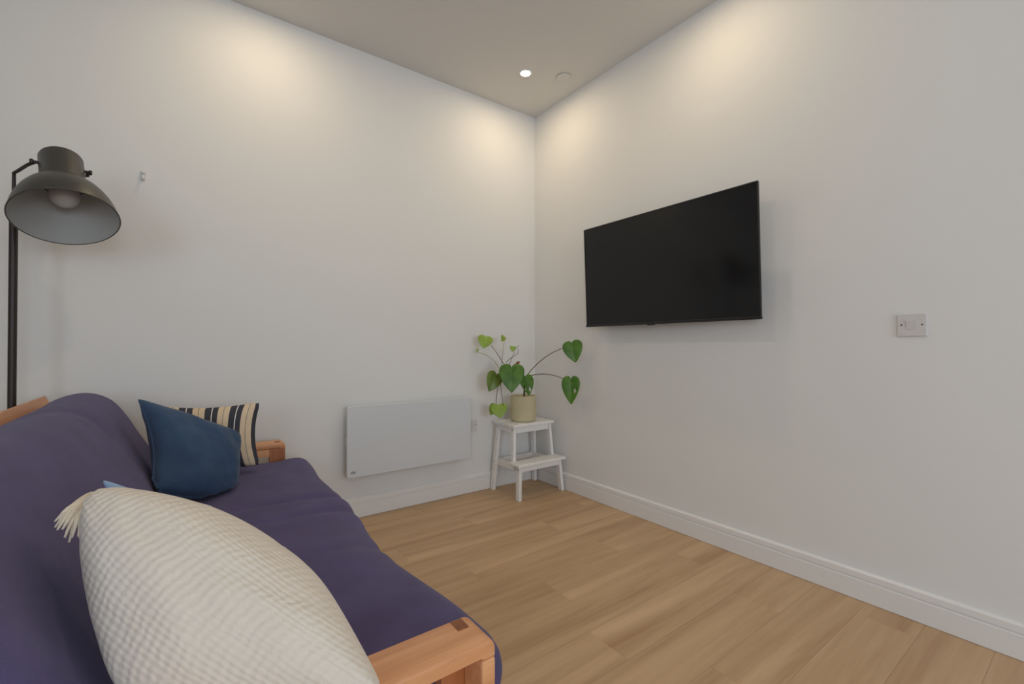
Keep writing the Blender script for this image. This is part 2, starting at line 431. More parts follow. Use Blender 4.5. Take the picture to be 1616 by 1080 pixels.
# ------------------------------------------------------------------ ceiling fittings
def downlight(x, y, label):
    t = thing('downlight', label, 'downlight', (x, y, ZC), 'recessed ceiling downlights')
    bm = bmesh.new()
    lathe(bm, [(0.030, -0.001), (0.032, -0.004), (0.041, -0.006), (0.045, -0.003), (0.045, 0.0)], (0, 0, 0), (0, 0, 1), 40)
    obj('trim_ring', bm, M['trim'], t, True)
    bm = bmesh.new(); lathe(bm, [(0.0, -0.0032), (0.030, -0.0032), (0.030, -0.0008), (0.0, -0.0008)], (0, 0, 0), (0, 0, 1), 32)
    obj('lens', bm, M['led'], t)
    l = bpy.data.lights.new('downlight_beam', 'AREA'); l.shape = 'DISK'; l.size = 0.06; l.energy = DOWNLIGHT_W; l.color = DOWNLIGHT_COL
    lo = bpy.data.objects.new('downlight_beam', l); COL.objects.link(lo); lo.location = (0, 0, -0.012); lo.parent = t
    return t
downlight(1.85, 2.365, 'lit recessed ceiling downlight beside the flat round cap, in the corner')
for x, y in ((0.35, 2.365), (1.85, 1.20), (0.35, 1.20)):
    downlight(x, y, 'lit recessed downlight further out in the ceiling, away from the corner')
bm = bmesh.new(); lathe(bm, [(0.0, -0.009), (0.046, -0.009), (0.049, -0.007), (0.049, -0.004), (0.044, -0.003), (0.044, 0.0), (0.0, 0.0)], (2.086, 2.246, ZC), (0, 0, 1), 40)
tag(obj('ceiling_cap', bm, M['cap'], None, True, 30), 'flat round white cap on the ceiling beside the lit downlight', 'ceiling cap')

# ------------------------------------------------------------------ television on the right wall
tv_c = Vector((2.152, 1.555, 1.495))
tv = thing('television', 'large black flat television tilted forward on the wall', 'television', tv_c)
tw, th = 1.115, 0.640
def tvbox(name, dims, mat, bev=0.0):
    return bx(name, dims, mat, tv, bev)
# local frame: -x is the face, y along the wall, z up
tvbox('housing', (0.006, 0.016, -tw / 2, tw / 2, -th / 2, th / 2), M['tv_frame'], 0.003)
tvbox('electronics_cover', (0.016, 0.062, -0.40, 0.42, -0.30, 0.12), M['tv_frame'], 0.006)
tvbox('screen', (0.0035, 0.0065, -tw / 2 + 0.006, tw / 2 - 0.006, -th / 2 + 0.014, th / 2 - 0.006), M['tv_screen'])
bm = bmesh.new()
box(bm, 0.0015, 0.007, -tw / 2, tw / 2, th / 2 - 0.006, th / 2)
box(bm, 0.0015, 0.007, -tw / 2, -tw / 2 + 0.006, -th / 2 + 0.012, th / 2 - 0.006)
box(bm, 0.0015, 0.007, tw / 2 - 0.006, tw / 2, -th / 2 + 0.012, th / 2 - 0.006)
obj('bezel', bm, M['tv_frame'], tv)
tvbox('lower_bezel', (-0.003, 0.012, -tw / 2 - 0.003, tw / 2 + 0.003, -th / 2 - 0.002, -th / 2 + 0.013), M['tv_frame'], 0.002)
tvbox('receiver', (-0.002, 0.012, 0.03, 0.075, -th / 2 - 0.007, -th / 2 - 0.001), M['tv_frame'], 0.001)
tv.rotation_euler = (0, math.radians(-2.4), 0)
bm = bmesh.new(); box(bm, 0.060, XR - tv_c.x - 0.006, -0.2, 0.2, -0.14, 0.10); obj('wall_bracket', bm, M['tv_frame'], tv)

# ------------------------------------------------------------------ switch plate on the right wall
sw = thing('wall_switch', 'white square wall switch with one centre rocker on the right wall', 'switch', (XR, 0.485, 1.130))
bx('plate', (-0.0085, 0.0, -0.044, 0.044, -0.043, 0.043), M['plastic'], sw, 0.002)
bm = bmesh.new()
v = [(-0.0085, -0.016, -0.017), (-0.0085, 0.016, -0.017), (-0.0095, 0.016, -0.017), (-0.0095, -0.016, -0.017),
     (-0.0085, -0.016, 0.017), (-0.0085, 0.016, 0.017), (-0.0135, 0.016, 0.017), (-0.0135, -0.016, 0.017)]
V = [bm.verts.new(p) for p in v]
for q in ((0, 1, 2, 3), (4, 7, 6, 5), (0, 4, 5, 1), (3, 2, 6, 7), (0, 3, 7, 4), (1, 5, 6, 2)): bm.faces.new([V[i] for i in q])
bmesh.ops.recalc_face_normals(bm, faces=bm.faces)
obj('rocker', bm, M['plastic'], sw)
for s in (-1, 1):
    bm = bmesh.new(); lathe(bm, [(0.0, 0.0005), (0.003, 0.0003), (0.003, -0.001), (0.0, -0.001)], (-0.0086, s * 0.0305, 0.001), (-1, 0, 0), 12)
    obj('screw', bm, M['screw'], sw)

# ------------------------------------------------------------------ spur plate beside the heater
so = thing('wall_socket', 'white fused outlet plate half hidden behind the heater end', 'socket', (1.685, YB, 0.474))
bx('plate', (-0.043, 0.043, -0.0085, 0.0, -0.043, 0.043), M['plastic'], so, 0.002)
for s in (-1, 1):
    bm = bmesh.new(); lathe(bm, [(0.0, 0.0005), (0.003, 0.0003), (0.003, -0.001), (0.0, -0.001)], (s * 0.030, -0.0086, 0.004), (0, -1, 0), 12)
    obj('screw', bm, M['screw'], so)
bx('fuse_door', (-0.016, 0.014, -0.0105, -0.008, -0.018, 0.018), M['plastic'], so, 0.001)

# ------------------------------------------------------------------ panel heater
hx0, hx1, hz0, hz1, hy = 0.784, 1.628, 0.268, 0.692, 2.700
ht = thing('panel_heater', 'flat white electric panel heater mounted low on the back wall', 'heater', ((hx0 + hx1) / 2, YB, hz0))
def rounded_panel(x0, x1, z0, z1, y0, y1, r, bev, n=6):
    bm = bmesh.new(); pts = []
    for cx, cz, a0 in ((x1 - r, z1 - r, 0), (x0 + r, z1 - r, 90), (x0 + r, z0 + r, 180), (x1 - r, z0 + r, 270)):
        for k in range(n + 1):
            a = math.radians(a0 + 90 * k / n); pts.append((cx + r * math.cos(a), cz + r * math.sin(a)))
    A = [bm.verts.new((p[0], y0, p[1])) for p in pts]; B = [bm.verts.new((p[0], y1, p[1])) for p in pts]
    m_ = len(pts)
    f0 = bm.faces.new(A); bm.faces.new(list(reversed(B)))
    for i in range(m_): bm.faces.new((A[i], B[i], B[(i + 1) % m_], A[(i + 1) % m_]))
    bmesh.ops.recalc_face_normals(bm, faces=bm.faces)
    bmesh.ops.bevel(bm, geom=list(f0.edges), offset=bev, segments=3, profile=0.5, affect='EDGES')
    return bm
obj('front_panel', rounded_panel(hx0, hx1, hz0, hz1, hy, hy + 0.016, 0.014, 0.004), M['heater'], ht)
bx('casing', (hx0 + 0.03, hx1 - 0.03, hy + 0.016, hy + 0.062, hz0 + 0.03, hz1 - 0.03), M['heater_side'], ht, 0.004)
for bxx in (hx0 + 0.15, hx1 - 0.19): bx('wall_mount', (bxx, bxx + 0.04, hy + 0.062, YB, hz0 + 0.08, hz1 - 0.08), M['heater_side'], ht)
bx('control_knob', (hx0 + 0.004, hx0 + 0.03, hy + 0.022, hy + 0.05, 0.46, 0.50), M['heater_side'], ht, 0.002)
# small dark maker's mark, lower left of the front panel
cu = bpy.data.curves.new('maker_mark', 'FONT'); cu.body = 'ebi'; cu.size = 0.024; cu.extrude = 0.0004; cu.space_character = 1.05
tmp = bpy.data.objects.new('maker_mark_curve', cu); COL.objects.link(tmp)
bpy.context.view_layer.update()
me = bpy.data.meshes.new_from_object(tmp.evaluated_get(bpy.context.evaluated_depsgraph_get()))
bpy.data.objects.remove(tmp); bpy.data.curves.remove(cu)
me.transform(Matrix.Translation((hx0 + 0.022, hy - 0.0006, hz0 + 0.026)) @ Matrix.Rotation(math.radians(90), 4, 'X'))
mk = bpy.data.objects.new('maker_mark', me); COL.objects.link(mk); me.materials.append(M['ink']); mk.parent = ht
reparent(ht)

# ------------------------------------------------------------------ adhesive hook on the back wall
hk_p = Vector((-0.153, YB, 1.868))
hk = thing('wall_hook', 'tiny pale plastic adhesive hook stuck high on the back wall', 'hook', hk_p)
bm = rounded_panel(-0.0095, 0.0095, -0.024, 0.026, -0.004, 0.0, 0.009, 0.0015); obj('backplate', bm, M['clear_plastic'], hk)
bm = bmesh.new(); tube(bm, bez((0, -0.004, 0.004), (0, -0.012, -0.006), (0, -0.012, -0.022), (0, -0.016, -0.022), 8) + [Vector((0, -0.021, -0.019)), Vector((0, -0.0225, -0.012))], 0.0045, 10)
obj('hook_arm', bm, M['clear_plastic'], hk, True)
bm = bmesh.new(); lathe(bm, [(0.0, 0.011), (0.006, 0.009), (0.0085, 0.004), (0.0085, 0.0), (0.0, 0.0)], (0, -0.004, 0.014), (0, -1, 0), 20); obj('cap', bm, M['clear_plastic'], hk, True)

# ------------------------------------------------------------------ two-step stool in the corner
st = thing('step_stool', 'small white painted two-step wooden stool standing in the corner', 'stool', (2.035, 2.58, 0))
SW = M['stoolwhite']
xl0, xl1 = 1.842, 2.232        # foot centres in x
def lean(z): return 0.030 * z / 0.48      # legs lean inwards going up
ZT = 0.480
for s, xf in ((1, xl0), (-1, xl1)):
    xt = xf + s * 0.034
    rl = strut('rear_leg', (xf, 2.745, 0.0), (xt, 2.715, ZT), 0.024, 0.038, SW, st)
    z1 = 0.232; xm = xf + s * 0.034 * z1 / ZT
    strut('front_leg', (xf, 2.432, 0.0), (xm, 2.448, z1), 0.024, 0.038, SW, st)
    strut('upright', (xm - s * 0.0, 2.515, 0.19), (xt, 2.535, ZT), 0.022, 0.034, SW, st)
    # side rails: lower one from rear leg to front leg, upper one under the top
    zc = 0.205; xr = xf + s * 0.034 * zc / ZT + s * 0.017
    bx('side_rail', (xr - 0.009, xr + 0.009, 2.450, 2.74, 0.182, 0.228), SW, st, 0.002)
    bx('top_rail', (xt - 0.0125 + s * 0.0, xt + 0.0125, 2.555, 2.70, 0.438, 0.479), SW, st, 0.002)
    so_ = -s * 0.0135
    for (yy, zz) in ((2.730, 0.205), (2.446, 0.205), (2.716, 0.460), (2.534, 0.460)):
        xx = xf + s * 0.034 * zz / ZT - s * 0.0122
        bm = bmesh.new(); lathe(bm, [(0.0, 0.0012), (0.0038, 0.0008), (0.0038, -0.0005), (0.0, -0.0005)], (xx, yy, zz), (-s, 0, 0), 12); obj('screw', bm, M['screw'], st)
bx('top_board', (1.850, 2.224, 2.500, 2.752, 0.480, 0.500), SW, st, 0.004)
bx('step_board', (1.815, 2.240, 2.392, 2.512, 0.232, 0.250), SW, st, 0.004)
bx('step_apron', (1.868, 2.208, 2.432, 2.450, 0.188, 0.231), SW, st, 0.002)
bx('top_apron', (1.890, 2.186, 2.524, 2.542, 0.436, 0.479), SW, st, 0.002)
bx('rear_apron', (1.888, 2.188, 2.706, 2.722, 0.436, 0.479), SW, st, 0.002)
bx('rear_stretcher', (1.872, 2.206, 2.722, 2.738, 0.185, 0.225), SW, st, 0.002)
reparent(st)

# ------------------------------------------------------------------ potted plant
pc = Vector((2.028, 2.622, 0.5005))
pl = thing('potted_plant', 'leafy green heart-leaved plant in beige textured pot on the stool', 'plant', pc)
prof = [(0.0, 0.0), (0.080, 0.0), (0.088, 0.004), (0.093, 0.018)]
nr = 15
for i in range(nr):
    z = 0.022 + i * 0.0098
    r = 0.0945 + 0.001 * math.sin(i / nr * math.pi)
    prof += [(r, z), (r + 0.0013, z + 0.003), (r + 0.0013, z + 0.006), (r, z + 0.0088)]
prof += [(0.0945, 0.172), (0.0955, 0.184), (0.093, 0.186), (0.088, 0.184), (0.087, 0.15), (0.0, 0.15)]
bm = bmesh.new(); lathe(bm, prof, (0, 0, 0), (0, 0, 1), 96)
for v in bm.verts:                       # woven relief: raised blocks alternate round the pot
    r = math.hypot(v.co.x, v.co.y)
    if r > 0.0938 and 0.024 < v.co.z < 0.168:
        k = int((math.atan2(v.co.y, v.co.x) + math.pi) / (2 * math.pi) * 48 + 0.01); row = int((v.co.z - 0.022) / 0.0098)
        if (k + row) % 2: v.co.x *= 1 - 0.0016 / r; v.co.y *= 1 - 0.0016 / r
obj('pot', bm, M['pot'], pl, True, 50)
bm = bmesh.new(); lathe(bm, [(0.0, 0.168), (0.05, 0.166), (0.0865, 0.162), (0.0865, 0.152), (0.0, 0.152)], (0, 0, 0), (0, 0, 1), 32); obj('soil', bm, M['soil'], pl, True)

plants_w = []
def heart(w, h):
    c_ = [(0, -.5), (.13, -.385), (.33, -.17), (.455, .05), (.495, .22), (.455, .37), (.34, .46), (.19, .495), (.055, .455), (0, .37)]
    right = []
    for i in range(len(c_) - 1):
        p0, p1, p2, p3 = [Vector(c_[max(0, min(len(c_) - 1, i + k))]) for k in (-1, 0, 1, 2)]
        for j in range(4):
            t = j / 4
            right.append(0.5 * (2 * p1 + (p2 - p0) * t + (2 * p0 - 5 * p1 + 4 * p2 - p3) * t * t + (3 * p1 - p0 - 3 * p2 + p3) * t ** 3))
    right.append(Vector(c_[-1]))
    out = [(p.x * w, p.y * h) for p in right] + [(-p.x * w, p.y * h) for p in reversed(right[1:-1])]
    return out
def leaf(px, py, t, w, h, roll, yaw, pitch, mat, holes=(), fold=0.18, droop=0.12):
    """heart-shaped blade; roll turns the tip in the picture plane, yaw/pitch turn the face away from the viewer"""
    c = P(px, py, t)
    n0 = (CAM - c); n0.z = 0; n0.normalize()
    side = Vector((0, 0, 1)).cross(n0).normalized(); up = Vector((0, 0, 1))
    R = Matrix((side, up, n0)).transposed()
    R = R @ Matrix.Rotation(math.radians(yaw), 3, 'Y') @ Matrix.Rotation(math.radians(pitch), 3, 'X') @ Matrix.Rotation(math.radians(roll), 3, 'Z')
    ol = heart(w, h); n = len(ol); NR = 9
    bm = bmesh.new()
    def shape(x, y_):
        z = fold * abs(x) * 0.9 - droop * (y_ / h) ** 2 * h * 1.2 - 0.9 * fold * (abs(x) / w) ** 2 * w
        return c + R @ Vector((x, y_, z))
    cy = 0.02 * h
    ctr = bm.verts.new(shape(0, cy)); rings = []
    for k in range(1, NR + 1):
        s = k / NR
        rings.append([bm.verts.new(shape(x * s, cy + (y_ - cy) * s)) for x, y_ in ol])
    def inhole(x, y_):
        return any(((x - hx) / (hw)) ** 2 + ((y_ - hy_) / (hh)) ** 2 < 1 for hx, hy_, hw, hh in holes)
    for k in range(n):
        bm.faces.new((ctr, rings[0][(k + 1) % n], rings[0][k]))
    for i in range(NR - 1):
        for k in range(n):
            k2 = (k + 1) % n; s = (i + 1.5) / NR
            x = (ol[k][0] + ol[k2][0]) / 2 * s / w; y_ = (cy + ((ol[k][1] + ol[k2][1]) / 2 - cy) * s) / h
            if inhole(x, y_): continue
            bm.faces.new((rings[i][k], rings[i][k2], rings[i + 1][k2], rings[i + 1][k]))
    bmesh.ops.recalc_face_normals(bm, faces=bm.faces)
    # give the blade a little thickness
    bmesh.ops.solidify(bm, geom=list(bm.faces), thickness=0.0012)
    o = obj('leaf', bm, mat, pl, True); plants_w.append(o)
    # pale midrib along the blade
    bm = bmesh.new()
    pts = [shape(0, h * (0.26 - 0.72 * i / 10)) + R @ Vector((0, 0, 0.0006)) for i in range(11)]
    tube(bm, pts, [0.0016 * (1 - 0.7 * i / 10) for i in range(11)], 6)
    obj('midrib', bm, M['stem_pale'] if mat != M['leaf'] else M['leaf_mid'], o, True)
    return shape(0, 0.24 * h)
def stem(pts, r, mat, name='stem'):
    bm = bmesh.new(); n = len(pts); tube(bm, pts, [r * (1 - 0.35 * i / (n - 1)) for i in range(n)], 8)
    plants_w.append(obj(name, bm, mat, pl, True))
crown = pc + Vector((0.0, -0.01, 0.16))
def stalk(base, end, bulge, r=0.0032, mat=None, n=14):
    b0 = Vector(base); e = Vector(end); mid1 = b0 + (e - b0) * 0.33 + Vector(bulge); mid2 = b0 + (e - b0) * 0.70 + Vector(bulge)
    stem(bez(b0, mid1, mid2, e, n), r, mat or M['stem'])
# main thick stem
node = P(829, 596, 3.20)
stem(bez(crown, crown + Vector((0, 0, 0.04)), node - Vector((0, 0, 0.03)), node, 8), 0.008, M['stem'])
a = leaf(807.5, 597, 3.06, 0.176, 0.200, 0, 0, -14, M['leaf']);                          stalk(node, a, (0, 0, 0.03))
a = leaf(832, 608, 3.11, 0.112, 0.150, 6, 28, -14, M['leaf'], holes=((-0.22, -0.12, 0.07, 0.10), (0.12, -0.20, 0.06, 0.10))); stalk(node, a, (0, 0, 0.02))
a = leaf(905, 555, 3.05, 0.138, 0.156, 12, -8, -8, M['leaf']);                            stalk(node, a, (-0.02, 0, 0.055), 0.0034)
a = leaf(901, 616, 3.05, 0.128, 0.195, 2, -14, -6, M['leaf'], holes=((0.22, -0.02, 0.05, 0.07),)); stalk(node, a, (0, 0, 0.055), 0.0034)
a = leaf(778, 603, 3.16, 0.124, 0.150, -26, 20, -6, M['leaf_mid']);                       stalk(node, a, (0, 0, 0.04))
node2 = P(800, 585, 3.18)
stem(bez(node, node + Vector((-0.03, 0, 0.03)), node2 + Vector((0.03, 0, 0)), node2, 8), 0.005, M['stem'])
a = leaf(765, 540, 3.18, 0.108, 0.098, -14, 10, -16, M['leaf_light']);                    stalk(node2, P(775, 545, 3.19), (0.01, 0, 0.0), 0.003)
a = leaf(793, 535, 3.22, 0.046, 0.052, -35, 40, -10, M['leaf_light'], fold=0.5);          stalk(P(791, 582, 3.2), P(796, 533, 3.22), (0, 0, 0.0), 0.0022, M['stem_pale'])
a = leaf(809, 551, 3.20, 0.046, 0.044, -10, 10, -10, M['leaf_light']);                    stalk(node2, P(813, 553, 3.20), (0, 0, 0.0), 0.0024, M['stem'])
stem(bez(P(799, 572, 3.2), P(806, 562, 3.2), P(820, 562, 3.2), P(818, 551, 3.2), 10) + [P(815, 549, 3.2), P(819, 545, 3.2)], 0.0022, M['stem'])
a = leaf(753, 554, 3.22, 0.016, 0.034, -20, 20, 0, M['leaf_light']);                      stem(bez(P(787, 580, 3.2), P(780, 566, 3.2), P(765, 558, 3.2), P(754, 556, 3.22), 10), 0.0022, M['stem_pale'])
a = leaf(788, 649, 3.14, 0.120, 0.104, 6, 0, -18, M['leaf_light'])
stem(bez(P(790, 592, 3.17), P(789, 610, 3.16), P(793, 630, 3.14), P(794, 641, 3.13), 8), 0.0026, M['stem'])
a = leaf(778, 647, 3.16, 0.070, 0.088, -24, -20, -10, M['leaf_light'])
stem(bez(P(786, 612, 3.17), P(783, 622, 3.17), P(783, 634, 3.16), P(783, 642, 3.16), 8), 0.0026, M['stem'])
bm = bmesh.new(); tube(bm, bez(P(812, 580, 3.1), P(815, 575, 3.1), P(818, 572, 3.1), P(820, 571, 3.1), 6), [0.006, 0.009, 0.011, 0.011, 0.010, 0.007, 0.003], 8); plants_w.append(obj('bud', bm, M['bud'], pl, True))
stem(bez(node, node + Vector((0, 0, 0.02)), P(812, 585, 3.12), P(812, 580, 3.1), 6), 0.003, M['stem'])
bpy.context.view_layer.update()
for o in plants_w: o.matrix_parent_inverse = Matrix.Translation(-pc)

# ------------------------------------------------------------------ floor lamp behind the sofa
lp = thing('floor_lamp', 'dark grey metal floor lamp with wide tilted dome shade behind the sofa', 'lamp', (-0.53, 2.56, 0))
C = P(105, 345, 1.68); R_ = 0.153
away = Vector((C.x, C.y, 0)).normalized(); sideL = Vector((0, 0, 1)).cross(away).normalized()
TILT = math.radians(30)
LSIDE = sideL if (P(50, 250, 1.7) - P(100, 250, 1.7)).dot(sideL) > 0 else -sideL
ax = (Vector((0, 0, 1)) * math.cos(TILT) + away * math.sin(TILT) + LSIDE * 0.055).normalized()
outer = [(1.0, 0.0), (0.985, 0.10), (0.955, 0.26), (0.90, 0.45), (0.82, 0.64), (0.715, 0.82), (0.59, 0.97), (0.48, 1.06), (0.425, 1.09)]
inner = [(r - 0.012, h - 0.004 if h > 0 else h) for r, h in outer]
S = lambda L: [(r * R_, h * R_) for r, h in L]
bm = bmesh.new(); lathe(bm, S(outer) + S([(0.40, 1.09), (0.0, 1.09)]), C, ax, 64); obj('shade', bm, M['lamp_metal'], lp, True, 40)
bm = bmesh.new(); lathe(bm, S([(1.0, 0.0), (1.012, 0.012), (1.0, 0.022), (0.985, 0.015), (0.985, 0.0), (1.0, 0.0)]), C, ax, 64); obj('rim', bm, M['lamp_metal'], lp, True)
bm = bmesh.new(); lathe(bm, S(inner) + S([(0.0, 1.075)]), C, ax, 64); obj('shade_lining', bm, M['lamp_inner'], lp, True, 40)
bm = bmesh.new(); lathe(bm, S([(0.0, 1.085), (0.43, 1.085), (0.425, 1.10), (0.425, 1.95), (0.41, 1.985), (0.37, 2.00), (0.0, 2.00)]), C, ax, 56); obj('collar', bm, M['lamp_metal'], lp, True, 40)
bm = bmesh.new(); lathe(bm, [(0.0, 0.065)] + [(0.045 * math.sin(math.pi * k / 12), 0.110 - 0.045 * math.cos(math.pi * k / 12)) for k in range(1, 11)] + [(0.018, 0.155), (0.018, 0.170), (0.0, 0.170)], C, ax, 32); obj('bulb', bm, M['bulb'], lp, True)
# yoke: straps on both sides of the collar down to the pole
sx = sideL
if (P(50, 250, 1.7) - P(100, 250, 1.7)).dot(sx) < 0: sx = -sx
pivL = C + ax * (1.70 * R_) + sx * (0.425 * R_); pivR = C + ax * (1.70 * R_) - sx * (0.425 * R_)
pole_x, pole_y = -0.53, 2.56
pole_top = Vector((pole_x, pole_y, 1.725)); POLE_Z = 1.60
pivC = C + ax * (1.70 * R_)
for pv, s_ in ((pivL, 1), (pivR, -1)):
    bm = bmesh.new(); lathe(bm, [(0.0, 0.022), (0.008, 0.022), (0.010, 0.019), (0.010, 0.013), (0.006, 0.011), (0.006, -0.004), (0.0, -0.004)], pv, sx * s_, 12); obj('pivot_knob', bm, M['lamp_pole'], lp, True, 30)
    e = pv + sx * s_ * 0.007
    if s_ > 0: path = [e, e + (pole_top - e) * 0.35 + Vector((0, 0, 0.004)), e + (pole_top - e) * 0.8, pole_top, pole_top - Vector((0, 0, 0.02)), Vector((pole_x, pole_y, POLE_Z - 0.01))]
    else:
        path = [e, e + away * 0.05 - sx * 0.004, pivC + away * 0.088 - sx * 0.045, pivC + away * 0.10 + sx * 0.01 - Vector((0, 0, 0.06)), Vector((pole_x, pole_y, POLE_Z - 0.005))]
    bm = bmesh.new(); tube(bm, path, 0.006, 8); obj('yoke_strap', bm, M['lamp_pole'], lp, True)
bm = bmesh.new(); tube(bm, [(pole_x, pole_y, 0.022), (pole_x, pole_y, 0.8), (pole_x, pole_y, POLE_Z)], 0.0125, 20); obj('pole', bm, M['lamp_pole'], lp, True, 40)
bm = bmesh.new(); lathe(bm, [(0.0, 0.026), (0.02, 0.026), (0.03, 0.022), (0.135, 0.018), (0.140, 0.012), (0.140, 0.001), (0.0, 0.001)], (pole_x, pole_y, 0), (0, 0, 1), 40); obj('base', bm, M['lamp_metal'], lp, True, 30)
reparent(lp)

# ------------------------------------------------------------------ futon sofa frame
AY0, AY1 = 0.648, 0.735           # near arm, outer and inner face
BY0, BY1 = 2.612, 2.700           # far arm
AX0, AX1 = -0.42, 0.442
AZ = 0.546; TH = 0.030
sf = thing('futon_sofa_frame', 'orange oak wooden sofa frame with plank arms under the purple futon', 'sofa', (0.0, 1.67, 0))
def arm(y0, y1, inner_side):
    # top plank with a rounded front corner, running into the front post
    bm = bmesh.new(); r = 0.020; n = 6
    prof = [(AX0, AZ - TH), (AX0, AZ), (AX1 - r, AZ)]
    prof += [(AX1 - r + r * math.sin(math.radians(90 * k / n)), AZ - r + r * math.cos(math.radians(90 * k / n))) for k in range(1, n + 1)]
    prof += [(AX1, AZ - TH - 0.004), (AX1 - TH + 0.006, AZ - TH - 0.004), (AX1 - TH, AZ - TH)]
    A = [bm.verts.new((x, y0, z)) for x, z in prof]; B = [bm.verts.new((x, y1, z)) for x, z in prof]
    k = len(prof); fa = bm.faces.new(A); fb = bm.faces.new(list(reversed(B)))
    for i in range(k): bm.faces.new((A[i], B[i], B[(i + 1) % k], A[(i + 1) % k]))
    bmesh.ops.recalc_face_normals(bm, faces=bm.faces)
    bmesh.ops.bevel(bm, geom=[e for f in (fa, fb) for e in f.edges if max(v.co.z for v in e.verts) > AZ - TH + 0.001 or True], offset=0.006, segments=3, profile=0.5, affect='EDGES')
    ar = obj('arm_rest', bm, M['oakframe_x'], sf, True, 35)
    bx('front_post', (AX1 - 0.028, AX1 - 0.0005, y0 + (0.0005 if inner_side > 0 else 0.0245), y1 - (0.0245 if inner_side > 0 else 0.0005), 0.0, AZ - TH - 0.004), M['oakframe_x'], sf, 0.004)
    bx('rear_post', (AX0, AX0 + 0.03, y0 + 0.001, y1 - 0.001, 0.0, AZ - TH), M['oakframe_z'], sf, 0.004)
    # leg board on the inner side, its tenon shows as dark end grain in the arm top
    yi0, yi1 = (y1 - 0.024, y1 + 0.0005) if inner_side > 0 else (y0 - 0.0005, y0 + 0.024)
    bx('leg_board', (AX1 - 0.073, AX1 - 0.0005, yi0, yi1, 0.02, AZ - TH), M['oakframe_z'], sf, 0.001)
    ty0, ty1 = (y1 - 0.036, y1 - 0.006) if inner_side > 0 else (y0 + 0.006, y0 + 0.036)
    bx('tenon', (AX1 - 0.046, AX1 - 0.024, ty0, ty1, AZ - TH + 0.002, AZ + 0.0007), M['endgrain'], ar, 0.0)
    bx('arm_apron', (AX0 + 0.031, AX1 - 0.0735, yi0, yi1, AZ - 0.068, AZ - TH - 0.0005), M['oakframe_x'], sf, 0.001)
    bx('lower_rail', (AX0 + 0.03, AX1 - 0.10, y0 + 0.03, y1 - 0.03, 0.14, 0.20), M['oakframe_x'], sf, 0.003)
arm(AY0, AY1, 1); arm(BY0, BY1, -1)
# seat deck: rails and slats
bx('seat_rail', (0.330, 0.362, AY1 + 0.002, BY0 - 0.002, 0.20, 0.283), M['oakframe_y'], sf, 0.003)
bx('seat_rail', (-0.26, -0.228, AY1 + 0.002, BY0 - 0.002, 0.20, 0.283), M['oakframe_y'], sf, 0.003)
ns = 14
for i in range(ns):
    yy = AY1 + 0.03 + i * (BY0 - AY1 - 0.06 - 0.07) / (ns - 1)
    bx('seat_slat', (-0.225, 0.36, yy, yy + 0.07, 0.284, 0.298), M['oakframe_x'], sf, 0.002)
# back frame: top rail, lower rail, slats, reclined
def back_pt(s, off): # s along the recline, off behind the mattress
    a = Vector((-0.262, 0, 0.33)); b = Vector((-0.452, 0, 0.826)); d = (b - a); n = Vector((-d.z, 0, d.x)).normalized()
    p = a + d * s + n * off; return p
def back_board(name, s0, s1, o0, o1, y0, y1, mat, bev=0.003):
    bm = bmesh.new(); c_ = [back_pt(s0, o0), back_pt(s1, o0), back_pt(s1, o1), back_pt(s0, o1)]
    A = [bm.verts.new((p.x, y0, p.z)) for p in c_]; B = [bm.verts.new((p.x, y1, p.z)) for p in c_]
    bm.faces.new(A); bm.faces.new(list(reversed(B)))
    for i in range(4): bm.faces.new((A[i], B[i], B[(i + 1) % 4], A[(i + 1) % 4]))
    bmesh.ops.recalc_face_normals(bm, faces=bm.faces)
    bmesh.ops.bevel(bm, geom=list(bm.edges), offset=bev, segments=2, profile=0.5, affect='EDGES')
    return obj(name, bm, mat, sf)
back_board('back_top_rail', 0.90, 1.03, 0.004, 0.034, AY0, BY1, M['oakframe_y'], 0.004)
back_board('back_lower_rail', 0.02, 0.14, 0.016, 0.044, AY1 + 0.005, BY0 - 0.005, M['oakframe_y'])
for i in range(ns):
    yy = AY1 + 0.03 + i * (BY0 - AY1 - 0.06 - 0.07) / (ns - 1)
    back_board('back_slat', 0.0, 0.90, 0.002, 0.0155, yy, yy + 0.07, M['oakframe_z'], 0.002)
reparent(sf)

# ------------------------------------------------------------------ futon mattress (folded seat and back, one piece)
ctrl = [(0.44, 0.300), (0.505, 0.318), (0.532, 0.365), (0.530, 0.412), (0.495, 0.447), (0.40, 0.462), (0.25, 0.462), (0.10, 0.456), (0.005, 0.458),
        (-0.045, 0.492), (-0.085, 0.565), (-0.140, 0.660), (-0.188, 0.748), (-0.245, 0.822), (-0.312, 0.852), (-0.385, 0.838), (-0.432, 0.795),
        (-0.418, 0.735), (-0.370, 0.610), (-0.315, 0.470), (-0.255, 0.345), (-0.16, 0.302), (0.0, 0.300), (0.20, 0.300), (0.34, 0.300)]
def catmull(pts, m):
    n = len(pts); out = []
    for i in range(n):
        p0, p1, p2, p3 = [Vector((pts[(i + k - 1) % n][0], 0, pts[(i + k - 1) % n][1])) for k in range(4)]
        for j in range(m):
            t = j / m
            out.append(0.5 * ((2 * p1) + (p2 - p0) * t + (2 * p0 - 5 * p1 + 4 * p2 - p3) * t * t + (3 * p1 - p0 - 3 * p2 + p3) * t ** 3))
    return out
loop = catmull(ctrl, 6); NL = len(loop)
nrm = []
for i in range(NL):
    d = (loop[(i + 1) % NL] - loop[i - 1]).normalized(); nrm.append(Vector((d.z, 0, -d.x)))
cen = sum(loop, Vector()) / NL
if sum((1 if n.dot(p - cen) > 0 else -1) for n, p in zip(nrm, loop)) < 0: nrm = [-n for n in nrm]
MY0, MY1 = 0.742, 2.606
